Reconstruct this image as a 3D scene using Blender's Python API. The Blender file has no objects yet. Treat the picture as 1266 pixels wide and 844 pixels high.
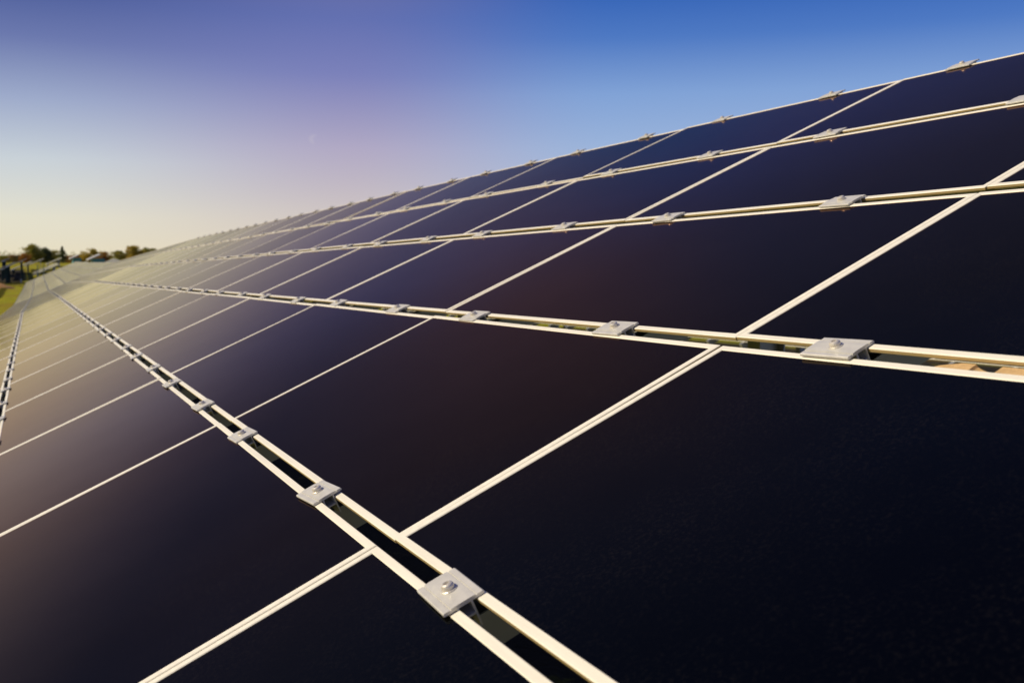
import bpy, bmesh, math, random
from mathutils import Vector, Matrix, Euler
random.seed(7)
sc = bpy.context.scene
COL = sc.collection
R = math.radians

# ------------------------------------------------------------------ helpers
def new_mat(name):
    m = bpy.data.materials.new(name); m.use_nodes = True
    nt = m.node_tree; b = nt.nodes['Principled BSDF']
    return m, nt, b

def node(nt, typ, **kw):
    n = nt.nodes.new(typ)
    for k, v in kw.items():
        if k.startswith('i_'):
            n.inputs[k[2:].replace('_', ' ')].default_value = v
        else:
            setattr(n, k, v)
    return n

def link_obj(name, me, parent=None, world=None):
    o = bpy.data.objects.new(name, me); COL.objects.link(o)
    if parent is not None: o.parent = parent
    if world is not None:
        o.matrix_basis = (parent_world(parent).inverted() @ world) if parent is not None else world
    return o

def parent_world(o):
    m = o.matrix_basis.copy()
    while o.parent is not None:
        o = o.parent; m = o.matrix_basis @ m
    return m

def mesh(name, bm, *mats, smooth=False):
    bmesh.ops.recalc_face_normals(bm, faces=bm.faces[:])
    me = bpy.data.meshes.new(name); bm.to_mesh(me); bm.free()
    for m in mats: me.materials.append(m)
    if smooth:
        for p in me.polygons: p.use_smooth = True
    return me

def box(bm, x0, x1, y0, y1, z0, z1, mi=0, mtx=None):
    c = [(x0,y0,z0),(x1,y0,z0),(x1,y1,z0),(x0,y1,z0),(x0,y0,z1),(x1,y0,z1),(x1,y1,z1),(x0,y1,z1)]
    vs = [bm.verts.new((mtx @ Vector(p)) if mtx else p) for p in c]
    for f in ((0,3,2,1),(4,5,6,7),(0,1,5,4),(1,2,6,5),(2,3,7,6),(3,0,4,7)):
        fc = bm.faces.new([vs[i] for i in f]); fc.material_index = mi
    return vs

def bar(bm, p, q, w, h, mi=0):
    """square bar between two points"""
    p, q = Vector(p), Vector(q); d = (q-p); L = d.length; d.normalize()
    side = d.cross(Vector((0,0,1)))
    if side.length < 1e-4: side = Vector((1,0,0))
    side.normalize(); upv = side.cross(d)
    m = Matrix((side, d, upv)).transposed().to_4x4(); m.translation = p
    box(bm, -w/2, w/2, 0, L, -h/2, h/2, mi, m)

def tube(bm, pts, radii, seg=7, mi=0, cap=True):
    rings = []
    for i, (p, r) in enumerate(zip(pts, radii)):
        p = Vector(p)
        d = Vector(pts[min(i+1, len(pts)-1)]) - Vector(pts[max(i-1, 0)]); d.normalize()
        a = d.orthogonal().normalized(); b = d.cross(a)
        rings.append([bm.verts.new(p + r*(math.cos(2*math.pi*k/seg)*a + math.sin(2*math.pi*k/seg)*b)) for k in range(seg)])
    for r0, r1 in zip(rings, rings[1:]):
        for k in range(seg):
            f = bm.faces.new((r0[k], r0[(k+1)%seg], r1[(k+1)%seg], r1[k])); f.material_index = mi; f.smooth = True
    if cap:
        bm.faces.new(rings[0][::-1]).material_index = mi; bm.faces.new(rings[-1]).material_index = mi

def tag(o, label=None, cat=None, group=None, kind=None):
    if label: o['label'] = label
    if cat: o['category'] = cat
    if group: o['group'] = group
    if kind: o['kind'] = kind
    return o

def empty(name, loc):
    o = bpy.data.objects.new(name, None); COL.objects.link(o)
    o.location = loc; o.matrix_basis = Matrix.Translation(Vector(loc)); o.empty_display_size = .3
    return o

# ------------------------------------------------------------------ materials
def mat_glass(name='thin_film_glass', r0=.05, r1_=.10):
    m, nt, b = new_mat(name)
    tc = node(nt, 'ShaderNodeTexCoord'); oi = node(nt, 'ShaderNodeObjectInfo')
    add = node(nt, 'ShaderNodeVectorMath', operation='ADD')
    sc_ = node(nt, 'ShaderNodeVectorMath', operation='SCALE'); sc_.inputs['Scale'].default_value = 37.0
    comb = node(nt, 'ShaderNodeCombineXYZ')
    nt.links.new(oi.outputs['Random'], comb.inputs[0]); nt.links.new(oi.outputs['Random'], comb.inputs[1])
    nt.links.new(comb.outputs[0], sc_.inputs[0])
    nt.links.new(tc.outputs['Object'], add.inputs[0]); nt.links.new(sc_.outputs[0], add.inputs[1])
    # dust specks and faint film
    n1 = node(nt, 'ShaderNodeTexNoise', i_Scale=210.0, i_Detail=3.0, i_Roughness=.6)
    nt.links.new(add.outputs[0], n1.inputs['Vector'])
    r1 = node(nt, 'ShaderNodeMapRange'); r1.inputs[1].default_value = .50; r1.inputs[2].default_value = .95
    nt.links.new(n1.outputs['Fac'], r1.inputs[0])
    n2 = node(nt, 'ShaderNodeTexNoise', i_Scale=5.0, i_Detail=5.0, i_Roughness=.65)
    nt.links.new(add.outputs[0], n2.inputs['Vector'])
    r2 = node(nt, 'ShaderNodeMapRange'); r2.inputs[1].default_value = .35; r2.inputs[2].default_value = .75
    nt.links.new(n2.outputs['Fac'], r2.inputs[0])
    mul = node(nt, 'ShaderNodeMath', operation='MULTIPLY'); nt.links.new(r1.outputs[0], mul.inputs[0]); nt.links.new(r2.outputs[0], mul.inputs[1])
    mix = node(nt, 'ShaderNodeMix', data_type='RGBA')
    mix.inputs['A'].default_value = (.0004, .0006, .0008, 1); mix.inputs['B'].default_value = (.013, .011, .010, 1)
    nt.links.new(mul.outputs[0], mix.inputs['Factor']); nt.links.new(mix.outputs['Result'], b.inputs['Base Color'])
    rr = node(nt, 'ShaderNodeMapRange'); rr.inputs[3].default_value = r0; rr.inputs[4].default_value = r1_
    nt.links.new(n2.outputs['Fac'], rr.inputs[0]); nt.links.new(rr.outputs[0], b.inputs['Roughness'])
    bp = node(nt, 'ShaderNodeBump', i_Strength=.03, i_Distance=.001)
    nt.links.new(n1.outputs['Fac'], bp.inputs['Height']); nt.links.new(bp.outputs[0], b.inputs['Normal'])
    # dark absorber under coated glass: no lobe of its own, a thin brown dust sheen, coating tinted reflection
    b.inputs['Specular IOR Level'].default_value = 0.0; b.inputs['Roughness'].default_value = .6
    b.inputs['Sheen Weight'].default_value = SHEEN; b.inputs['Sheen Roughness'].default_value = .35; b.inputs['Sheen Tint'].default_value = (1, .66, .32, 1)
    for l in list(nt.links):
        if l.to_socket == b.inputs['Roughness']: nt.links.remove(l)
    gl = node(nt, 'ShaderNodeBsdfGlossy'); lw = node(nt, 'ShaderNodeLayerWeight'); lw.inputs['Blend'].default_value = .5     # thin film colours shift with angle
    tr = node(nt, 'ShaderNodeValToRGB'); e = tr.color_ramp.elements
    stops = [(.40, (.55, .95, 1.0)), (.56, (.75, .88, .85)), (.68, (1.0, .64, .48)), (.79, (1.0, .58, .43)), (.85, (.97, .66, .58)), (.89, (1.0, .71, .57)), (.93, (1.0, .80, .60)), (.97, (1.0, .90, .62))]
    while len(e) < len(stops): e.new(.5)
    for k, (q, c) in enumerate(stops): e[k].position = q
    for k, (q, c) in enumerate(stops): e[k].color = (*c, 1)
    nt.links.new(lw.outputs['Facing'], tr.inputs[0])
    vr = node(nt, 'ShaderNodeMapRange'); vr.inputs[3].default_value = .86; vr.inputs[4].default_value = 1.0; nt.links.new(oi.outputs['Random'], vr.inputs[0])
    film = node(nt, 'ShaderNodeMapRange'); film.inputs[3].default_value = .90; film.inputs[4].default_value = 1.06; nt.links.new(n2.outputs['Fac'], film.inputs[0])
    vm = node(nt, 'ShaderNodeMath', operation='MULTIPLY'); nt.links.new(vr.outputs[0], vm.inputs[0]); nt.links.new(film.outputs[0], vm.inputs[1])
    tv = node(nt, 'ShaderNodeVectorMath', operation='SCALE'); nt.links.new(tr.outputs[0], tv.inputs[0]); nt.links.new(vm.outputs[0], tv.inputs['Scale'])
    nt.links.new(tv.outputs[0], gl.inputs['Color'])
    nt.links.new(rr.outputs[0], gl.inputs['Roughness']); nt.links.new(bp.outputs[0], gl.inputs['Normal'])
    fr = node(nt, 'ShaderNodeFresnel'); fr.inputs['IOR'].default_value = GLASS_IOR; nt.links.new(bp.outputs[0], fr.inputs['Normal'])
    ms = node(nt, 'ShaderNodeMixShader'); o = nt.nodes['Material Output']
    nt.links.new(fr.outputs[0], ms.inputs[0]); nt.links.new(b.outputs[0], ms.inputs[1]); nt.links.new(gl.outputs[0], ms.inputs[2]); nt.links.new(ms.outputs[0], o.inputs[0])
    return m

def mat_metal(name, col, rough, metallic, var=.08, scale=9.0, spec=.5, stretch=None):
    m, nt, b = new_mat(name)
    tc = node(nt, 'ShaderNodeTexCoord'); mp = node(nt, 'ShaderNodeMapping')
    if stretch: mp.inputs['Scale'].default_value = stretch
    nt.links.new(tc.outputs['Object'], mp.inputs[0])
    n = node(nt, 'ShaderNodeTexNoise', i_Scale=scale, i_Detail=6.0, i_Roughness=.65); nt.links.new(mp.outputs[0], n.inputs['Vector'])
    mix = node(nt, 'ShaderNodeMix', data_type='RGBA')
    mix.inputs['A'].default_value = (*[c*(1-var*2.2) for c in col], 1); mix.inputs['B'].default_value = (*[min(1, c*(1+var)) for c in col], 1)
    nt.links.new(n.outputs['Fac'], mix.inputs['Factor']); nt.links.new(mix.outputs['Result'], b.inputs['Base Color'])
    rr = node(nt, 'ShaderNodeMapRange'); rr.inputs[3].default_value = max(.05, rough-.12); rr.inputs[4].default_value = rough+.12
    nt.links.new(n.outputs['Fac'], rr.inputs[0]); nt.links.new(rr.outputs[0], b.inputs['Roughness'])
    b.inputs['Metallic'].default_value = metallic; b.inputs['Specular IOR Level'].default_value = spec
    bp = node(nt, 'ShaderNodeBump', i_Strength=.12, i_Distance=.0006)
    n2 = node(nt, 'ShaderNodeTexNoise', i_Scale=220.0, i_Detail=2.0); nt.links.new(mp.outputs[0], n2.inputs['Vector'])
    nt.links.new(n2.outputs['Fac'], bp.inputs['Height']); nt.links.new(bp.outputs[0], b.inputs['Normal'])
    return m

def mat_rough(name, c0, c1, scale, bump=.4, c2=None, sc2=.15, rough=.9, dist=.02):
    m, nt, b = new_mat(name)
    tc = node(nt, 'ShaderNodeTexCoord')
    n = node(nt, 'ShaderNodeTexNoise', i_Scale=scale, i_Detail=8.0, i_Roughness=.7); nt.links.new(tc.outputs['Object'], n.inputs['Vector'])
    cr = node(nt, 'ShaderNodeMapRange'); cr.inputs[1].default_value = .3; cr.inputs[2].default_value = .7
    nt.links.new(n.outputs['Fac'], cr.inputs[0])
    mix = node(nt, 'ShaderNodeMix', data_type='RGBA'); mix.inputs['A'].default_value = (*c0, 1); mix.inputs['B'].default_value = (*c1, 1)
    nt.links.new(cr.outputs[0], mix.inputs['Factor']); out = mix.outputs['Result']
    if c2:
        n2 = node(nt, 'ShaderNodeTexNoise', i_Scale=sc2, i_Detail=4.0, i_Roughness=.6); nt.links.new(tc.outputs['Object'], n2.inputs['Vector'])
        c = node(nt, 'ShaderNodeMapRange'); c.inputs[1].default_value = .48; c.inputs[2].default_value = .62
        nt.links.new(n2.outputs['Fac'], c.inputs[0])
        mx = node(nt, 'ShaderNodeMix', data_type='RGBA'); mx.inputs['B'].default_value = (*c2, 1)
        nt.links.new(c.outputs[0], mx.inputs['Factor']); nt.links.new(out, mx.inputs['A']); out = mx.outputs['Result']
    nt.links.new(out, b.inputs['Base Color']); b.inputs['Roughness'].default_value = rough
    b.inputs['Specular IOR Level'].default_value = .2
    bp = node(nt, 'ShaderNodeBump', i_Strength=bump, i_Distance=dist)
    nt.links.new(n.outputs['Fac'], bp.inputs['Height']); nt.links.new(bp.outputs[0], b.inputs['Normal'])
    return m

def mat_leaf(name, ca, cb, cc):
    """leaf colour varies from clump to clump and leaf to leaf"""
    m, nt, b = new_mat(name)
    geo = node(nt, 'ShaderNodeNewGeometry'); tc = node(nt, 'ShaderNodeTexCoord')
    n = node(nt, 'ShaderNodeTexNoise', i_Scale=.45, i_Detail=3.0); nt.links.new(tc.outputs['Object'], n.inputs['Vector'])
    cr = node(nt, 'ShaderNodeMapRange'); cr.inputs[1].default_value = .38; cr.inputs[2].default_value = .62
    nt.links.new(n.outputs['Fac'], cr.inputs[0])
    m1 = node(nt, 'ShaderNodeMix', data_type='RGBA'); m1.inputs['A'].default_value = (*ca, 1); m1.inputs['B'].default_value = (*cb, 1)
    nt.links.new(cr.outputs[0], m1.inputs['Factor'])
    m2 = node(nt, 'ShaderNodeMix', data_type='RGBA'); m2.inputs['B'].default_value = (*cc, 1)
    mm = node(nt, 'ShaderNodeMath', operation='MULTIPLY'); mm.inputs[1].default_value = .6
    nt.links.new(geo.outputs['Random Per Island'], mm.inputs[0]); nt.links.new(mm.outputs[0], m2.inputs['Factor'])
    nt.links.new(m1.outputs['Result'], m2.inputs['A']); nt.links.new(m2.outputs['Result'], b.inputs['Base Color'])
    b.inputs['Roughness'].default_value = .7; b.inputs['Specular IOR Level'].default_value = .2
    tr = node(nt, 'ShaderNodeBsdfTranslucent'); nt.links.new(m2.outputs['Result'], tr.inputs[0])
    ms = node(nt, 'ShaderNodeMixShader'); ms.inputs[0].default_value = .25
    o = nt.nodes['Material Output']
    nt.links.new(b.outputs[0], ms.inputs[1]); nt.links.new(tr.outputs[0], ms.inputs[2]); nt.links.new(ms.outputs[0], o.inputs[0])
    return m

GLASS_IOR = 1.18; SHEEN = .055
GLASS = mat_glass()
DUSTY = mat_glass('dusty_thin_film_glass', .085, .14)
FRAME = mat_metal('ivory_anodised_frame', (.86, .82, .68), .38, 0.0, var=.11, scale=5.0, stretch=(14, 1, 14))
EDGE = mat_metal('frame_side_dim_gold', (.50, .37, .17), .4, .2, var=.12, scale=12.0, stretch=(14, 1, 14))  # frame metal again, darker gold: grazing light on the lip side put into colour
CLAMP = mat_metal('extruded_aluminium_clamp', (.63, .615, .56), .40, .2, var=.12, scale=55.0)
BOLT = mat_metal('stainless_bolt', (.70, .66, .58), .35, .45, var=.08, scale=80.0)
STEEL = mat_metal('galvanised_steel', (.42, .43, .42), .45, .6, var=.14, scale=14.0)
BACK = mat_metal('dark_module_back', (.035, .040, .045), .5, 0.0, var=.1, scale=4.0)
WOOD = mat_rough('rough_tan_timber', (.42, .27, .12), (.66, .45, .22), 90.0, .6, dist=.004)
GREENPOST = mat_metal('green_painted_post', (.022, .05, .036), .8, 0.0)
POSTMAT = mat_metal('weathered_post', (.16, .22, .20), .6, 0.0)
TEAL = mat_metal('teal_underside_shade', (.08, .27, .26), .5, 0.0)  # bluish shade of array undersides put into the colour
PALEM = mat_metal('pale_sheet', (.62, .60, .54), .5, 0.0)
SOIL = mat_rough('bare_orange_soil', (.34, .17, .06), (.52, .29, .11), 1.5, .5)
BARK = mat_rough('tree_bark', (.05, .035, .025), (.11, .08, .055), 6.0, .5)

# ------------------------------------------------------------------ the ground
GP = [(-200, 2.5), (-60, 1.05), (0, 0.0), (17.6, -.31), (39, -.93), (60, -1.05), (80, -1.12), (104, -1.12), (112, -1.1), (128, -1.5), (160, -1.45), (205, -1.1), (255, -.8), (340, -1.2), (500, -1.6), (5000, -1.7)]
def gz(y):
    for (a, za), (b, zb) in zip(GP, GP[1:]):
        if y <= b or b == 5000:
            t = min(1, max(0, (y-a)/(b-a))); return za+(zb-za)*t
    return GP[-1][1]

def mat_ground():
    m, nt, b = new_mat('autumn_meadow')
    tc = node(nt, 'ShaderNodeTexCoord')
    def noise(s, d=6.0, r=.65):
        n = node(nt, 'ShaderNodeTexNoise', i_Scale=s, i_Detail=d, i_Roughness=r); nt.links.new(tc.outputs['Object'], n.inputs['Vector']); return n
    def ramp(n, a, bb):
        r = node(nt, 'ShaderNodeMapRange'); r.inputs[1].default_value = a; r.inputs[2].default_value = bb
        nt.links.new(n.outputs['Fac'], r.inputs[0]); return r
    n1 = noise(2.2); n2 = noise(.12, 4.0); n3 = noise(30.0, 4.0)
    A = node(nt, 'ShaderNodeMix', data_type='RGBA'); A.inputs['A'].default_value = (.20, .225, .006, 1); A.inputs['B'].default_value = (.42, .37, .012, 1)
    nt.links.new(ramp(n1, .3, .7).outputs[0], A.inputs['Factor'])
    B = node(nt, 'ShaderNodeMix', data_type='RGBA'); B.inputs['B'].default_value = (.27, .15, .022, 1)
    nt.links.new(A.outputs['Result'], B.inputs['A']); nt.links.new(ramp(n2, .50, .66).outputs[0], B.inputs['Factor'])
    C = node(nt, 'ShaderNodeMix', data_type='RGBA', blend_type='MULTIPLY'); C.inputs['B'].default_value = (.55, .55, .5, 1)
    nt.links.new(B.outputs['Result'], C.inputs['A']); nt.links.new(ramp(n3, .35, .7).outputs[0], C.inputs['Factor'])
    # bare earth by the arrays, its colour darkened to stand for their shade
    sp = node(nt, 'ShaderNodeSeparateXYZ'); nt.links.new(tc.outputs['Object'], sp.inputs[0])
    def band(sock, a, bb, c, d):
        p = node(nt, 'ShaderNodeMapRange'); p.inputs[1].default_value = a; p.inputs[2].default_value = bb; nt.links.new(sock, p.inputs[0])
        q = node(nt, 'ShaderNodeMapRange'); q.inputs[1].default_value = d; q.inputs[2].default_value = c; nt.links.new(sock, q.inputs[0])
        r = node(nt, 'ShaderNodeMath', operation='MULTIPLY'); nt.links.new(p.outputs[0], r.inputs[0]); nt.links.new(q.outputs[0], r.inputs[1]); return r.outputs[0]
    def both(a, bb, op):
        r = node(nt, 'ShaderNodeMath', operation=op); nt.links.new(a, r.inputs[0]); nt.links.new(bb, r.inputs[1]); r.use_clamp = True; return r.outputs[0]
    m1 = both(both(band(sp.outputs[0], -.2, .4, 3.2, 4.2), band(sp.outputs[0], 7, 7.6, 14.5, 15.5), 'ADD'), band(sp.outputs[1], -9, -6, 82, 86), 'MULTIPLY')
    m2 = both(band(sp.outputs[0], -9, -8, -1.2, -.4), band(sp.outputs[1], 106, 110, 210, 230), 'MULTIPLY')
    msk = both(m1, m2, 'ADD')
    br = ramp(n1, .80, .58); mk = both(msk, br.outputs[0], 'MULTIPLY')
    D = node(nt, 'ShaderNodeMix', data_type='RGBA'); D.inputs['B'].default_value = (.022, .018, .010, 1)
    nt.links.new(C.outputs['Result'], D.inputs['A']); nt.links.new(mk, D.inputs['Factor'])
    nt.links.new(D.outputs['Result'], b.inputs['Base Color']); b.inputs['Roughness'].default_value = .95
    b.inputs['Specular IOR Level'].default_value = .1
    bp = node(nt, 'ShaderNodeBump', i_Strength=.6, i_Distance=.05)
    nt.links.new(n3.outputs['Fac'], bp.inputs['Height']); nt.links.new(bp.outputs[0], b.inputs['Normal'])
    return m
GRND = mat_ground()
bm = bmesh.new()
ys = [-4000, -1000, -200, -100] + list(range(-60, 262, 4)) + [300, 340, 420, 500, 700, 1200, 2500, 5000]
xs = [-4000, -1500, -500, -200, -100, -60, -40, -30, -24, -18, -12, -6, 0, 6, 12, 18, 24, 30, 40, 60, 100, 200, 500, 1500, 4000]
grid = []
for y in ys:
    row = []
    for x in xs:
        z = gz(y if abs(x) < 300 or y < 250 else y)
        if -100 < x < 100 and -60 < y < 260: z += .03*math.sin(x*.9+y*.37)+.025*math.sin(y*.8-x*.5)
        row.append(bm.verts.new((x, y, z)))
    grid.append(row)
for r0, r1 in zip(grid, grid[1:]):
    for i in range(len(xs)-1):
        bm.faces.new((r0[i], r0[i+1], r1[i+1], r1[i])).smooth = True
me = mesh('ground', bm, GRND)
for p in me.polygons: p.use_smooth = True
tag(link_obj('ground', me), kind='structure')

# ------------------------------------------------------------------ solar array geometry
O0 = Vector((.4063157, 1.2111552, 1.3295439))          # middle of the clamp gap on the photographer's seam
U1 = Vector((0, .999842, -.017775)); V1 = Vector((.9146862, .007184, .404101)); N1 = Vector((-.4041649, .0162585, .9145416))
LU = 1.1827951; PV = .6                                # module spacing along and up the array
GAP = .0249; SEAM = .003
MW, MH = LU-SEAM, PV-GAP                                # module size
LIP, TH = .0125, .0105
CL = (.275, .806)                                       # the two clamp stations on each module

def frame_mesh():
    """aluminium frame: top lip, outer wall and inner wall, softened edges; local x up the slope, y along"""
    bm = bmesh.new(); w, h = MH/2, MW/2
    e = .0011
    prof = [(.0075, -TH), (.0075, -.0062), (.0006, -.0060), (0, -.0054), (0, -e), (e, 0), (LIP-e, 0), (LIP, -e), (LIP, -.0016), (.0085, -.0020), (.0085, -TH+.0005), (.014, -TH+.0005), (.014, -TH)]  # inset, z; a thin lip overhanging the recessed wall
    loops = []
    for ins, z in prof:
        loops.append([bm.verts.new((sx*(w-ins), sy*(h-ins), z)) for sx, sy in ((-1,-1),(1,-1),(1,1),(-1,1))])
    n = len(loops)
    for i in range(n):
        a, b = loops[i], loops[(i+1) % n]
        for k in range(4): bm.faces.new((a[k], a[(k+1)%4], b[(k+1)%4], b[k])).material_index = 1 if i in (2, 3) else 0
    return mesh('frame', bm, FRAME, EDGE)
def glass_mesh():
    bm = bmesh.new(); w, h = MH/2-.0116, MW/2-.0116
    vs = box(bm, -w, w, -h, h, -.0095, -.0013)
    for f in bm.faces: f.material_index = 0
    me = mesh('solar_panel', bm, GLASS, BACK)
    for p in me.polygons:
        if p.normal.z < -.5: p.material_index = 1
    return me
FM, GM = frame_mesh(), glass_mesh()

def clamp_mesh():
    """extruded mid clamp: wide grooved plate, two legs and a web down in the gap; x across the gap, y along"""
    bm = bmesh.new(); L = .0425
    t = .0042; W = .0252
    prof = [(-W, .0006), (-W, .0032), (-W+.0012, t), (-.0172, t), (-.0167, t-.0012), (-.0155, t-.0012), (-.0150, t+.0004), (-.0085, t+.0009), (.0085, t+.0009),
            (.0150, t+.0004), (.0155, t-.0012), (.0167, t-.0012), (.0172, t), (W-.0012, t), (W, .0032), (W, .0006),
            (.0098, .0006), (.0098, -.030), (.0074, -.030), (.0074, -.0135), (-.0074, -.0135), (-.0074, -.030), (-.0098, -.030), (-.0098, .0006)]
    inner = [(-.0074, -.0012), (.0074, -.0012), (.0074, -.0110), (-.0074, -.0110)]
    # the hollow between plate and web is built as separate closed walls: plate, legs, web
    def extrude(poly):
        a = [bm.verts.new((x, -L, z)) for x, z in poly]; b = [bm.verts.new((x, L, z)) for x, z in poly]
        n = len(poly)
        for i in range(n): bm.faces.new((a[i], a[(i+1)%n], b[(i+1)%n], b[i]))
        bm.faces.new(a[::-1]); bm.faces.new(b)
    plate = prof[:16]
    extrude(plate)
    for s in (-1, 1):
        x0, x1 = sorted((s*.0098, s*.0074)); extrude([(x0, -.030), (x1, -.030), (x1, .0004), (x0, .0004)])
    extrude([(-.0073, -.0150), (.0073, -.0150), (.0073, -.0125), (-.0073, -.0125)])
    return mesh('clamp', bm, CLAMP)
def bolt_mesh():
    bm = bmesh.new(); z0 = .0051
    def ring(r, z, n=18): return [bm.verts.new((r*math.cos(2*math.pi*k/n), r*math.sin(2*math.pi*k/n), z)) for k in range(n)]
    rs = [ring(.0098, z0), ring(.0098, z0+.0012), ring(.0092, z0+.0016), ring(.0076, z0+.0016), ring(.0076, z0+.0052), ring(.0066, z0+.0072), ring(.0045, z0+.0082), ring(.0036, z0+.0082), ring(.0032, z0+.0055)]
    for a, b in zip(rs, rs[1:]):
        n = len(a)
        for k in range(n): bm.faces.new((a[k], a[(k+1)%n], b[(k+1)%n], b[k]))
    bm.faces.new(rs[-1]); bm.faces.new(rs[0][::-1])
    me = mesh('bolt', bm, BOLT)
    return me
CM, BM = clamp_mesh(), bolt_mesh()

def basis(V, U, N, loc):
    m = Matrix((V, U, N)).transposed().to_4x4(); m.translation = loc
    return m

# ---- the array in front: every module, clamp and rail
U0, UN = -2, 14
V_LINES = list(range(-2, 5))
LINE = {-2: -.002, -1: .0065, 0: -.0098, 1: -.0027, 2: .0001, 3: .0163, 4: -.0103}     # small unevenness of the rows up the slope
SHIFT = {-2: .002, -1: .0059, 0: -.0037, 1: -.0056, 2: .0020, 3: .0014}                # and along it
P = lambda u, v, n=0.0: O0 + U1*(u*LU) + V1*(v*PV) + N1*n
base = P((U0+UN)/2, -2); base = Vector((base.x, base.y, gz(base.y)))
arr = empty('solar_array', base)
tag(arr, 'large tilted solar array filling the foreground, black panels in pale frames', 'solar array', 'solar arrays standing in one long row')
first = None
rnd = random.Random(3)
for i in range(U0, UN):
    for j in range(-2, 4):
        jit = Matrix.Rotation(rnd.gauss(0, .0013), 4, 'X') @ Matrix.Rotation(rnd.gauss(0, .0022), 4, 'Y')
        du = rnd.gauss(0, .0007)
        w = basis(V1, U1, N1, P(i+.5+SHIFT[j], j+.5+(LINE[j]+LINE[j+1])/2, rnd.gauss(0, .0006)) + U1*du) @ jit
        g = link_obj('solar_panel', GM, arr, w)
        fr = bpy.data.objects.new('frame', FM); COL.objects.link(fr); fr.parent = g

# clamps: the hundred nearest ones apart, the others along the far lines as one mesh
stations = []
for v in V_LINES:
    for i in range(U0, UN):
        for c in CL:
            u = i + c + rnd.gauss(0, .004)
            p = P(u, v+LINE[v])
            cam = Vector((0, 0, 1.7)); fwd = Vector((.4346, .8965, -.0861)); rt = Vector((.8998, -.4362, 0)); up = Vector((.037, .077, .9963))
            d = p-cam; zc = d.dot(fwd)
            vis = zc > .1 and abs(d.dot(rt)/zc) < .54 and abs(d.dot(up)/zc) < .37
            stations.append((0 if vis else 1, d.length, u, v))
stations.sort()
far_bm = bmesh.new()
for k, (nv, dist, u, v) in enumerate(stations):
    off = 0.0
    if v == 4: off = -.0015
    yaw = Matrix.Rotation(rnd.gauss(0, .03), 4, 'Z')
    w = basis(V1, U1, N1, P(u, v+LINE[v])+V1*(rnd.gauss(0, .0016)+off)+N1*.0008) @ yaw
    if k < 100:
        c = link_obj('clamp', CM, arr, w)
        b = bpy.data.objects.new('bolt', BM); COL.objects.link(b); b.parent = c
        b.matrix_basis = Matrix.Rotation(rnd.random()*6, 4, 'Z')
    else:
        t = bmesh.new(); t.from_mesh(CM); bmesh.ops.transform(t, matrix=w, verts=t.verts[:])
        tmp = bpy.data.meshes.new('t'); t.to_mesh(tmp); t.free(); far_bm.from_mesh(tmp); bpy.data.meshes.remove(tmp)
        t = bmesh.new(); t.from_mesh(BM); bmesh.ops.transform(t, matrix=w, verts=t.verts[:])
        for f in t.faces: f.material_index = 1
        tmp = bpy.data.meshes.new('t'); t.to_mesh(tmp); t.free(); far_bm.from_mesh(tmp); bpy.data.meshes.remove(tmp)
o = link_obj('distant_clamps', mesh('distant_clamps', far_bm, CLAMP, BOLT), arr, Matrix.Identity(4)); o['kind'] = 'stuff'

# rails up the slope under every clamp station, an H section
bm = bmesh.new()
y0, y1 = -2*PV-.06, 4*PV+.03
for a in ((-.019, -.0165), (.0165, .019)): box(bm, y0, y1, a[0], a[1], -.045, 0)
box(bm, y0, y1, -.0164, .0164, -.026, -.023)
RM = mesh('rail', bm, STEEL)
for i in range(U0, UN):
    for c in CL:
        link_obj('rail', RM, arr, basis(V1, U1, N1, P(i+c, 0, -.031)))
# two long girders and the posts
for v in (-1.1, 2.9):
    bm = bmesh.new(); L0, L1 = (U0+.1)*LU, (UN-.1)*LU
    box(bm, -.03, .03, L0, L1, -.006, 0); box(bm, -.03, .03, L0, L1, -.12, -.114); box(bm, -.004, .004, L0, L1, -.1139, -.0061)
    link_obj('girder', mesh('girder', bm, STEEL), arr, basis(V1, U1, N1, P(0, v, -.078)))
    for u in range(U0+1, UN, 2):
        top = P(u+.04, v, -.199); bm = bmesh.new()
        for bx in ((-.05, .05, -.004, .004), (-.05, -.044, -.03, .03), (.044, .05, -.03, .03)):
            if bx[2] < -.02: box(bm, *bx, gz(top.y)-.3, top.z)
            else: box(bm, -.0439, .0439, bx[2], bx[3], gz(top.y)-.3, top.z)
        link_obj('post', mesh('post', bm, STEEL), arr, Matrix.Translation((top.x, top.y, 0)))

# rough tan beam with a round notch, seen through the gap at the right edge
bm = bmesh.new()
pts = [(-.09, -.055), (.30, -.055), (.30, -.006), (.045, -.006)]
for k in range(9):
    a = math.pi*k/8; pts.append((.0+.017*math.cos(a), -.006-.009*math.sin(a)))
pts += [(-.035, -.006), (-.07, -.012), (-.09, -.018)]
a = [bm.verts.new((-.0095, -y, z)) for y, z in pts]; b = [bm.verts.new((.0085, -y, z)) for y, z in pts]
n = len(pts)
for i in range(n): bm.faces.new((a[i], a[(i+1)%n], b[(i+1)%n], b[i]))
bm.faces.new(a[::-1]); bm.faces.new(b)
o = link_obj('support_block', mesh('support_block', bm, WOOD), arr, basis(V1, U1, N1, P(-.383, 1.0, -.001)))
o['label'] = 'rough tan block with a round notch showing through the gap'

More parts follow.
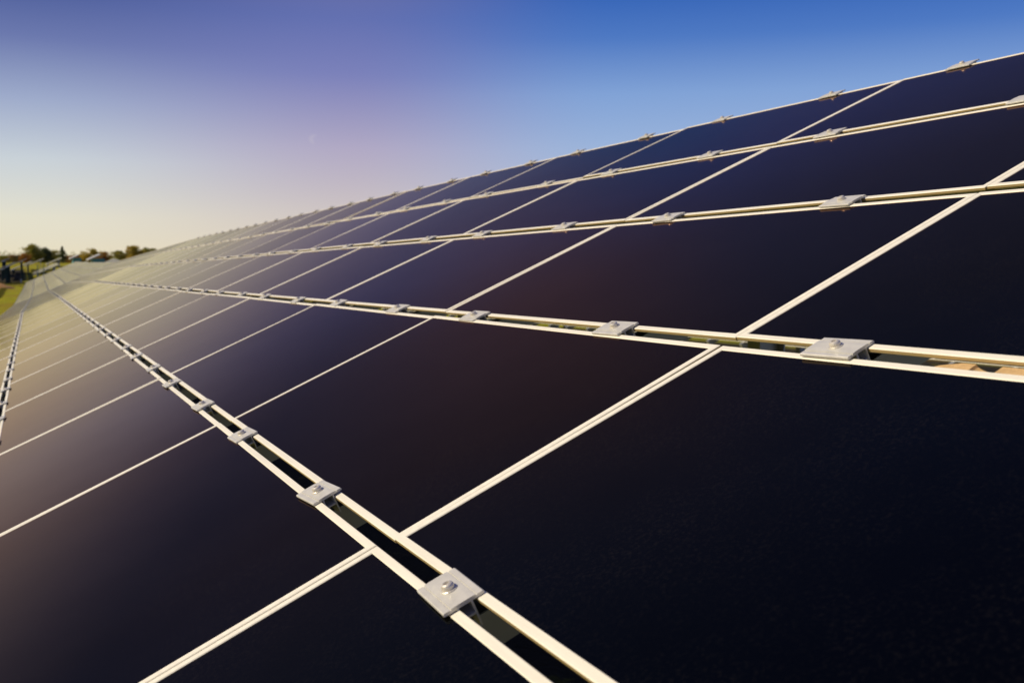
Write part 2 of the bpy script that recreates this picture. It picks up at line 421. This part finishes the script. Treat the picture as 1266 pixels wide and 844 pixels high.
# ---- arrays further off: six rows of panels on a steel frame, seams kept in the mesh
def far_array(name, start, U, n_mod, label, group=None, V=None, flip=False, posts=True, height=.86, post_mat=None, clamps=False):
    U = Vector(U).normalized()
    if V is None:
        V = V1.copy()
    V = (V - U*V.dot(U)).normalized(); N = V.cross(U).normalized()
    if N.z < 0: N = -N
    S = Vector(start)                                  # lower near corner on the panel plane
    mid = S + U*(n_mod*LU/2)
    e = empty(name, (mid.x, mid.y, gz(mid.y)))
    tag(e, label, 'solar array', group)
    L = n_mod*LU
    W = basis(V, U, N, S)
    for j in range(6):
        bm = bmesh.new(); x0, x1 = j*PV+.021, (j+1)*PV-.021
        box(bm, x0+.002, x1-.002, .002, L-.002, -.0095, -.0040, 0)
        for xa in (x0, x1-.005): box(bm, xa, xa+.005, 0, L, -TH, 0, 1)
        for k in range(n_mod+1):
            yc = min(max(k*LU, LIP), L-LIP); box(bm, x0+.0052, x1-.0052, yc-LIP, yc+LIP, -.0100, -.0006, 1)
        link_obj('panel_row', mesh('panel_row', bm, DUSTY, FRAME), e, W)
    for v in (.9, 4.9):
        bm = bmesh.new(); box(bm, v*PV-.03, v*PV+.03, .1, L-.1, -.19, -.08)
        link_obj('girder', mesh('girder', bm, STEEL), e, W)
    bm = bmesh.new()
    for k in range(n_mod):
        for c in CL: box(bm, -.03, 6*PV+.02, (k+c)*LU-.02, (k+c)*LU+.02, -.079, -TH-.001)
    o = link_obj('rails', mesh('rails', bm, STEEL), e, W)
    if posts:
        for v in (.9, 4.9):
            for k in range(0, n_mod+1, 3):
                p = S + V*(v*PV) + U*min(max(k*LU, .15), L-.15) - N*.15
                bm = bmesh.new(); box(bm, -.05, .05, -.05, .05, gz(p.y)-.3, p.z)
                link_obj('post', mesh('post', bm, post_mat or STEEL), e, Matrix.Translation((p.x, p.y, 0)))
    return S + U*L, U, V

ROW = 'solar arrays standing in one long row'
far_array('solar_array', (7.4, -3, .92), U1, 24, 'solar array of the row behind, glimpsed only through the clamp gaps')
end1 = P(UN, -2)
U2 = Vector((.0070, .9996, -.0262))
s2 = end1 + U1*.14
e2, _, _ = far_array('solar_array', s2, U2, 17, 'second solar array in the row, starting where the sharp near panels end', ROW)
U3 = Vector((.0066, .99999, -.0066))
e3, _, _ = far_array('solar_array', e2+U2*.15, U3, 17, 'third solar array in the row, blurred and curving through the dip', ROW)
U4 = Vector((.0062, .99999, -.0030))
e4, _, _ = far_array('solar_array', e3+U3*.15, U4, 17, 'fourth solar array in the row, its far edge forming the pale crest', ROW)

# across the access track; each array is given by its upper near corner
def by_top(name, top, U, n, label, group, **k):
    top = (top[0]+.0034*top[1], top[1], top[2]); U = (U[0]+.0034, U[1], U[2])
    U = Vector(U).normalized(); V = (V1-U*V1.dot(U)).normalized()
    return far_array(name, Vector(top)-V*(6*PV), U, n, label, group, V=V, **k)
TRACK = 'solar arrays beyond the access track'
by_top('solar_array', (3.1, 150, .50), (.000, 1, .006), 17, 'pale array beyond the crest with dark shade under its near end', TRACK)
by_top('solar_array', (1.62, 200, 1.13), (.004, 1, .003), 17, 'small pale array whose top shows just below the dark blue green tree', TRACK)
by_top('solar_array', (5.58, 240, 1.17), (.004, 1, .003), 17, 'small pale array under the dark conical tree', TRACK)
LEFT = 'dark backed solar arrays at the left edge of the field'
by_top('solar_array', (-2.05, 112, .93), (.000, 1, .002), 17, 'dark backed array cut by the left edge of the photo', LEFT, post_mat=GREENPOST)
by_top('solar_array', (-.97, 140, 1.27), (.000, 1, .002), 17, 'dark backed array with a pale sloping top beside the green slope', LEFT, post_mat=GREENPOST)
RIGHT = 'solar arrays of the row behind, peeking over the crest'
def far_top(top, U, n, label):
    top = (top[0]+.0034*top[1], top[1], top[2]); U = (U[0]+.0034, U[1], U[2])
    U = Vector(U).normalized(); V = (V1-U*V1.dot(U)).normalized()
    far_array('solar_array', Vector(top)-V*(6*PV)-U*(n*LU), U, n, label, RIGHT, V=V)
by_top('solar_array', (-.35, 175, .72), (.000, 1, .004), 17, 'thin pale array just right of the dark backed ones', LEFT, post_mat=GREENPOST)
by_top('solar_array', (-3.55, 160, 1.25), (.000, 1, .002), 17, 'dark backed array whose pale top corner meets the left edge', LEFT, post_mat=GREENPOST)
far_top((9.45, 140, 1.38), (.0, 1, .024), 30, 'pale array showing as a mound below the orange trees')
far_top((8.75, 200, .70), (.0, 1, .022), 24, 'low pale array showing as a mound between the two teal boxes')

def at(px, D):                       # ground point from frame column and distance
    t = math.atan((px-633)/1236) + .45141
    return D*math.sin(t), D*math.cos(t)
# two teal boxes standing in for array ends, underside shade put into colour
def end_box(loc, w, d, h, label, rz):
    e = empty('array_end_box', loc); e.matrix_basis = Matrix.Translation(Vector(loc)) @ Matrix.Rotation(rz, 4, 'Z')
    tag(e, label, 'array stand-in', 'teal boxes standing in for array ends behind the crest')
    bm = bmesh.new(); box(bm, -w/2, w/2, -d/2, d/2, -.3, h)
    for k in range(int(w/.14)): box(bm, -w/2+.05+k*.14, -w/2+.09+k*.14, -d/2-.02, -d/2+.001, .1, h-.1)
    c = link_obj('underside_box', mesh('underside_box', bm, TEAL), e); c.parent = e
    bm = bmesh.new(); M = Matrix.Translation((-.22*w, 0, h+.20*w)) @ Matrix.Rotation(R(-25), 4, 'Y')
    box(bm, -w*.72, w*.42, -d/2-.15, d/2+.15, -.04, .05, 0, M)
    link_obj('panel_slab', mesh('panel_slab', bm, PALEM), e)
    bm = bmesh.new(); box(bm, -w*.3, w*.3, -d/2-.05, -d/2-.021, 0, 1.9)
    link_obj('front_slab', mesh('front_slab', bm, TEAL), e)
x_, y_ = at(118.5, 95); end_box((x_, y_, gz(y_)), 1.0, 1.4, 2.55, 'larger teal box under a pale tilted slab, stand-in for a shaded array end, below the round olive tree', .05)
x_, y_ = at(92, 92); end_box((x_, y_, gz(y_)), .62, 1.2, 2.62, 'smaller teal box under a pale tilted slab, stand-in for a shaded array end, beside the conical tree', .05)

# two thin marker posts, a white peg, a heap of soil
def marker(loc, top, label):
    loc = (loc[0]+.0034*loc[1], loc[1], loc[2]); bm = bmesh.new()
    box(bm, -.045, .045, -.045, .045, -.3, top-loc[2]); box(bm, -.06, .06, -.06, .06, top-loc[2]+.001, top-loc[2]+.03)
    o = link_obj('marker_post', mesh('marker_post', bm, POSTMAT), None, Matrix.Translation(Vector(loc)))
    tag(o, label, 'post', 'thin posts beyond the crest')
marker((.30, 104, gz(104)), .86, 'thin grey green post left of its twin beyond the crest')
marker((.85, 110, gz(110)), .82, 'thin grey green post right of its twin beyond the crest')
bm = bmesh.new(); box(bm, -.06, .06, -.06, .06, -.2, .42); box(bm, -.075, .075, -.075, .075, .421, .47)
tag(link_obj('marker_peg', mesh('marker_peg', bm, PALEM), None, Matrix.Translation((-.89, 116, gz(116)))), 'small white peg standing in the grass before the dark backed arrays', 'peg')
bm = bmesh.new(); rr = random.Random(5); n = 22; rings = []
for i in range(7):
    r = 1 - i/7; rings.append([bm.verts.new(((1.7*r)*math.cos(6.283*k/n)*(1+rr.uniform(-.09, .09)), (1.1*r)*math.sin(6.283*k/n)*(1+rr.uniform(-.09, .09)), -.08+.75*(1-r)**.8+rr.uniform(-.04, .04))) for k in range(n)])
for a_, b_ in zip(rings, rings[1:]):
    for k in range(n): bm.faces.new((a_[k], a_[(k+1)%n], b_[(k+1)%n], b_[k]))
bm.faces.new(rings[-1])
tag(link_obj('soil_heap', mesh('soil_heap', bm, SOIL, smooth=True), None, Matrix.Translation((-2.8, 95, gz(95)))), 'low heap of orange bare soil on the grass at the left edge', 'soil heap')

# ------------------------------------------------------------------ trees
LM = {
 'olive': mat_leaf('olive_leaves', (.17, .19, .022), (.28, .25, .03), (.42, .32, .04)),
 'dark': mat_leaf('dark_leaves', (.045, .075, .030), (.085, .115, .035), (.16, .15, .04)),
 'green': mat_leaf('green_leaves', (.13, .175, .018), (.25, .24, .022), (.40, .27, .028)),
 'orange': mat_leaf('orange_leaves', (.26, .105, .012), (.34, .13, .012), (.42, .22, .03)),
 'gold': mat_leaf('golden_leaves', (.24, .22, .02), (.50, .31, .022), (.42, .34, .035)),
 'rust': mat_leaf('rust_leaves', (.22, .095, .016), (.085, .085, .016), (.32, .16, .02)),
}
def leaf_cluster(bm, rg, c, rad, n, s):
    for _ in range(n):
        d = Vector((rg.gauss(0, 1), rg.gauss(0, 1), rg.gauss(0, 1))).normalized()
        q = rg.random()**.45
        p = Vector(c) + Vector((d.x*rad[0], d.y*rad[1], d.z*rad[2]))*q
        a = Vector((rg.gauss(0, 1), rg.gauss(0, 1), rg.gauss(0, 1))).normalized(); b = a.orthogonal().normalized()
        t = s*rg.uniform(.6, 1.3)
        bm.faces.new([bm.verts.new(p + a*t*.5), bm.verts.new(p + b*t*.35), bm.verts.new(p - a*t*.5), bm.verts.new(p - b*t*.35)])
def tree(name, loc, h, wd, kind, label, cat='tree', conical=False, seed=1, group='trees along the skyline'):
    rg = random.Random(seed); e = empty(name, loc); tag(e, label, cat, group)
    bm = bmesh.new(); hb = h*(.15 if not conical else .08)
    tube(bm, [(0, 0, -.3), (.05*wd*.2, 0, h*.3), (rg.uniform(-.1, .1)*wd*.3, 0, h*.62), (0, 0, h*.85)], [.035*h, .026*h, .016*h, .005*h])
    limbs = []
    for k in range(7):
        an = rg.uniform(0, 6.28); z0 = h*rg.uniform(.22, .55); r = wd*.5*rg.uniform(.45, .8); z1 = z0 + h*rg.uniform(.12, .3)
        tube(bm, [(0, 0, z0), (r*.5*math.cos(an), r*.5*math.sin(an), z0+(z1-z0)*.6), (r*math.cos(an), r*math.sin(an), z1)], [.013*h, .009*h, .003*h], 5)
        limbs.append((r*math.cos(an), r*math.sin(an), z1))
    link_obj('trunk', mesh('trunk', bm, BARK), e)
    bm = bmesh.new(); ls = max(.26, .062*h)
    if conical:
        for k in range(11):
            t = k/10; z = hb + (h-hb)*t; r = wd*.5*max(.06, 1-t)**.6*.95
            for m_ in range(4):
                an = rg.uniform(0, 6.28); leaf_cluster(bm, rg, (r*.5*math.cos(an), r*.5*math.sin(an), z), (r*.65, r*.65, h*.10), 55, ls)
    else:
        for k in range(36):
            an = rg.uniform(0, 6.28); t = rg.uniform(0, 1); z = h*(.06+.80*t); env = math.sin(math.pi*min(1, (.26+.62*t)))**.6
            rr_ = wd*.5*env*rg.uniform(.2, .85); rad = h*rg.uniform(.12, .19)
            leaf_cluster(bm, rg, (rr_*math.cos(an), rr_*math.sin(an), z), (min(rad*1.25, wd*.3), min(rad*1.25, wd*.3), rad*.85), 120, ls)
        leaf_cluster(bm, rg, (0, 0, h*.88), (wd*.20, wd*.20, h*.12), 90, ls)
        for L in limbs: leaf_cluster(bm, rg, L, (wd*.2, wd*.2, h*.11), 50, ls)
    link_obj('crown', mesh('crown', bm, LM[kind]), e)
T = [  # frame column, distance, top, width, kind, name, label
 (0, 520, 316.2, 13, 'olive', 'broadleaf_tree', 'low olive tree above the dark backed arrays, cut by the left edge', 0),
 (11, 540, 315.6, 12, 'rust', 'broadleaf_tree', 'low rusty olive tree just right of the one on the left edge', 0),
 (20, 560, 315.8, 9, 'dark', 'broadleaf_tree', 'small dark tree between the low olive trees and the orange bush', 0),
 (28.5, 480, 313.6, 10, 'orange', 'bush', 'orange bush leaning against the left of the tall olive tree', 0),
 (38, 500, 304.8, 17, 'olive', 'broadleaf_tree', 'tallest tree, olive green and broad, above the small pale arrays', 0),
 (52, 505, 308.2, 13, 'dark', 'broadleaf_tree', 'dark blue green tree touching the tall olive tree', 0),
 (63, 515, 310.8, 11, 'green', 'broadleaf_tree', 'mid green tree between the dark tree and the conical tree', 0),
 (75, 490, 308.9, 9.5, 'dark', 'conifer', 'dark conical tree standing alone above the crest', 1),
 (85, 500, 316.0, 13, 'orange', 'bush', 'wide orange brown bush right of the conical tree', 0),
 (96.5, 520, 315.2, 9, 'rust', 'bush', 'low rust coloured bush left of the round golden tree', 0),
 (110, 495, 308.7, 20, 'gold', 'broadleaf_tree', 'round golden olive tree behind the larger teal box', 0),
 (126.5, 500, 312.0, 13, 'orange', 'broadleaf_tree', 'orange tree right of the round golden tree', 0),
 (146, 505, 310.8, 16, 'green', 'broadleaf_tree', 'green tree behind the pale mound of panels', 0),
 (156, 540, 313.5, 9, 'rust', 'bush', 'rust bush filling the gap between the green tree and the ochre tree', 0),
 (165.5, 500, 305.8, 18, 'gold', 'broadleaf_tree', 'tall ochre tree, highest on the right of the skyline', 0),
 (177.5, 510, 307.6, 12, 'green', 'broadleaf_tree', 'olive green tree close to the right of the ochre tree', 0),
 (188, 520, 308.6, 13, 'olive', 'broadleaf_tree', 'last olive tree of the skyline, touching the edge of the near array', 0),
]
for i, (px, D, top, wpx, kind, nm, lab, con) in enumerate(T):
    x, y = at(px, D); z = gz(y); sc_ = D/1236/math.cos(math.atan((px-633)/1236))
    h = (1.7 + (316-top)*sc_ - z)*1.07
    tree(nm, (x, y, z), h, wpx*sc_*1.32, kind, lab, 'bush' if nm == 'bush' else 'tree', bool(con), 40+i, 'bushes along the skyline' if nm == 'bush' else 'trees along the skyline')
# hedgerow on the boundary behind, one mass
bm = bmesh.new(); rg = random.Random(11)
for k in range(130):
    px = -60 + k*2.1; x, y = at(px, 600 + rg.uniform(-15, 15)); hh = rg.uniform(3.6, 6.3)
    leaf_cluster(bm, rg, (x, y, gz(y)+hh*.45), (1.9, 1.5, hh*.6), 70, .55)
tag(link_obj('hedgerow', mesh('hedgerow', bm, mat_leaf('hedge_leaves', (.15, .19, .025), (.32, .19, .022), (.26, .27, .04)))), kind='stuff')
# tufts of meadow grass on the open strip left of the row
bm = bmesh.new(); rg = random.Random(12)
for k in range(7000):
    y = 20 + 115*rg.random()**1.3; x = rg.uniform(-2.2 - .55*max(0, 60-y)*.9, -1.9) if y < 100 else rg.uniform(-5, 3); z = gz(y)
    for q in range(4):
        an = rg.uniform(0, 6.28); h = rg.uniform(.06, .2); dx, dy = .012*math.cos(an), .012*math.sin(an); lx, ly = rg.gauss(0, .06), rg.gauss(0, .06); ox, oy = rg.gauss(0, .05), rg.gauss(0, .05)
        bm.faces.new([bm.verts.new((x+ox-dx, y+oy-dy, z-.02)), bm.verts.new((x+ox+dx, y+oy+dy, z-.02)), bm.verts.new((x+ox+lx, y+oy+ly, z+h))])
GRASS = mat_leaf('meadow_blades', (.11, .13, .012), (.15, .15, .014), (.20, .13, .02))
tag(link_obj('meadow_grass', mesh('meadow_grass', bm, GRASS)), kind='stuff')

# ------------------------------------------------------------------ light, sky, camera
SUN = Vector((-.76, .22, .60)).normalized()
el = math.asin(SUN.z); az = math.atan2(SUN.x, SUN.y)
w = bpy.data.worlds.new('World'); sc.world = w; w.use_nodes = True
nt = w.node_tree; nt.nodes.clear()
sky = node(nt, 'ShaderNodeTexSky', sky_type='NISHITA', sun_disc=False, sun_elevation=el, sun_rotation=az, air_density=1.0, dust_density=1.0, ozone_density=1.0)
# hand-set glow nearly covering the Nishita sky, upper stops tuned for panel reflections: colour by height for three bearings, blended round the compass
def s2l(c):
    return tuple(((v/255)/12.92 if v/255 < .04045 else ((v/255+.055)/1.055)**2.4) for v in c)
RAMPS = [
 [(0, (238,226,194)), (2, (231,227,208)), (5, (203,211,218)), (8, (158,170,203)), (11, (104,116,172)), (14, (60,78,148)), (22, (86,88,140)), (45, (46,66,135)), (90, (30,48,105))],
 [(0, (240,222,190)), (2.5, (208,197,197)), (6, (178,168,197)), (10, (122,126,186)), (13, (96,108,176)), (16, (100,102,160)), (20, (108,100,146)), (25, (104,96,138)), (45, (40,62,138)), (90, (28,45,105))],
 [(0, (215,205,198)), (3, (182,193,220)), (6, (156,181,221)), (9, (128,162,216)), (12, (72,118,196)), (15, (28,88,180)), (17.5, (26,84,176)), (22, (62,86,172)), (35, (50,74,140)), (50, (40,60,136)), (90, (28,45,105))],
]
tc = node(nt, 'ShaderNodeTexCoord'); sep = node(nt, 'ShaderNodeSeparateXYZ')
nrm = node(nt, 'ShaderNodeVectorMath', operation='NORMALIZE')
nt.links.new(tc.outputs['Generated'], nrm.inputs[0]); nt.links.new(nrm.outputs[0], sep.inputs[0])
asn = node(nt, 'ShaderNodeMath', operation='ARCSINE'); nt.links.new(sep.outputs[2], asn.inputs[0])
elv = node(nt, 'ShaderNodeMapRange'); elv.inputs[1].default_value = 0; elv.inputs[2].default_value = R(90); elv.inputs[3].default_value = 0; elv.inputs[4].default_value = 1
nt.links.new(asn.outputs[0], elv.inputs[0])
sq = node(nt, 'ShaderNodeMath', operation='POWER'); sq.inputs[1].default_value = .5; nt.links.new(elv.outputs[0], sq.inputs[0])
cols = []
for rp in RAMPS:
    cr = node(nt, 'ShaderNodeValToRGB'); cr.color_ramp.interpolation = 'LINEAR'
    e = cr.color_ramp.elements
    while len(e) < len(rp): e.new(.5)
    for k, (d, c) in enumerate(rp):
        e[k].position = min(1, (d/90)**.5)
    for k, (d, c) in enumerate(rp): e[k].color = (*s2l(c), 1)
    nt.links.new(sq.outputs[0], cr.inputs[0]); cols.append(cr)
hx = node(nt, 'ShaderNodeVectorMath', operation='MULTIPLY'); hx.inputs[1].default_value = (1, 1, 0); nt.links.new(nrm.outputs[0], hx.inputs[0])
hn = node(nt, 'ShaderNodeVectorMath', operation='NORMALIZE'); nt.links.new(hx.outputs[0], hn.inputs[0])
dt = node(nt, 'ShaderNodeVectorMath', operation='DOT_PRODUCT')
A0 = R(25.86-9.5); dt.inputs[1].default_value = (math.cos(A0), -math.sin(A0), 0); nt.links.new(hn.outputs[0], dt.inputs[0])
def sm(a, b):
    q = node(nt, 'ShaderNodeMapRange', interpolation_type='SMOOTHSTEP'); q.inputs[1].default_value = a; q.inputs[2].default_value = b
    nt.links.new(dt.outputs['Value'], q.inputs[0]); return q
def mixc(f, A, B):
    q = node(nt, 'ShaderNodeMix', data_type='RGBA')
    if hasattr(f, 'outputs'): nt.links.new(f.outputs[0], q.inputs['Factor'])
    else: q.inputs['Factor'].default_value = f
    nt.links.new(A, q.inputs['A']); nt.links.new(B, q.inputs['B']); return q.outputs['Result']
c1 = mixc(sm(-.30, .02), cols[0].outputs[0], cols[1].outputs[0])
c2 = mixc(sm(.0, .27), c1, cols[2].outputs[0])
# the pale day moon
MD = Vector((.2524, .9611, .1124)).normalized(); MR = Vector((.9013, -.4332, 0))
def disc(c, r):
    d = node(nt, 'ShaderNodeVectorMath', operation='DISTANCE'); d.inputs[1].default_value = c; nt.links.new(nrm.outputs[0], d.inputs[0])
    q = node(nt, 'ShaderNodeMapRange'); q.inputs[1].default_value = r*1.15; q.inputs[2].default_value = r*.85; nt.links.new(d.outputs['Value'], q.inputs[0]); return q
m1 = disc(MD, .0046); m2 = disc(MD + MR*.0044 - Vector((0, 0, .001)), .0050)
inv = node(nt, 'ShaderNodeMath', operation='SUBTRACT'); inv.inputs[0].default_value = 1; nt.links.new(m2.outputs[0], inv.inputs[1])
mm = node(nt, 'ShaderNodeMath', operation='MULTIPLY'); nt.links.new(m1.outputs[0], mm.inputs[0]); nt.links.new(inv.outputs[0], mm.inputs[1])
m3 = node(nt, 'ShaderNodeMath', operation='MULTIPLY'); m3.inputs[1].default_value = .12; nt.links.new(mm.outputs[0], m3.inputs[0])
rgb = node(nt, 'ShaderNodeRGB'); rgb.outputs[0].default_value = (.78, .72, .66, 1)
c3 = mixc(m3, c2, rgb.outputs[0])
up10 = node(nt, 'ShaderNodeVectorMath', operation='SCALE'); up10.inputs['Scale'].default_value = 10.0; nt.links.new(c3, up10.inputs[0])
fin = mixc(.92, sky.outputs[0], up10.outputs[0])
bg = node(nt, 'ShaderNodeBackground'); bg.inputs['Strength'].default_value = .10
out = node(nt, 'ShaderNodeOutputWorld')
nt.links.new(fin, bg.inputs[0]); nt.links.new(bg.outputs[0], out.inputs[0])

sl = bpy.data.lights.new('sun', 'SUN'); sl.energy = 4.8; sl.angle = R(.5); sl.color = (1.0, .87, .65)
so = bpy.data.objects.new('sun', sl); COL.objects.link(so); so.rotation_euler = SUN.to_track_quat('Z', 'Y').to_euler()

cd = bpy.data.cameras.new('camera'); cam = bpy.data.objects.new('camera', cd); COL.objects.link(cam)
cd.sensor_width = 36; cd.lens = 34.859; cd.clip_end = 8000; cd.clip_start = .02
right = Vector((.8998321, -.4362364, 0)); upc = Vector((.0375804, .0775176, .9962825)); fw = Vector((.4346147, .8964869, -.0861468))
m = Matrix((right, upc, -fw)).transposed().to_4x4(); m.translation = (0, 0, 1.7)
cam.matrix_world = m
cd.dof.use_dof = True; cd.dof.focus_distance = 1.7; cd.dof.aperture_fstop = 8.0
sc.camera = cam
sc.view_settings.view_transform = 'Standard'; sc.view_settings.look = 'None'
sc.view_settings.exposure = 0; sc.view_settings.gamma = 1
sc.view_settings.use_curve_mapping = False
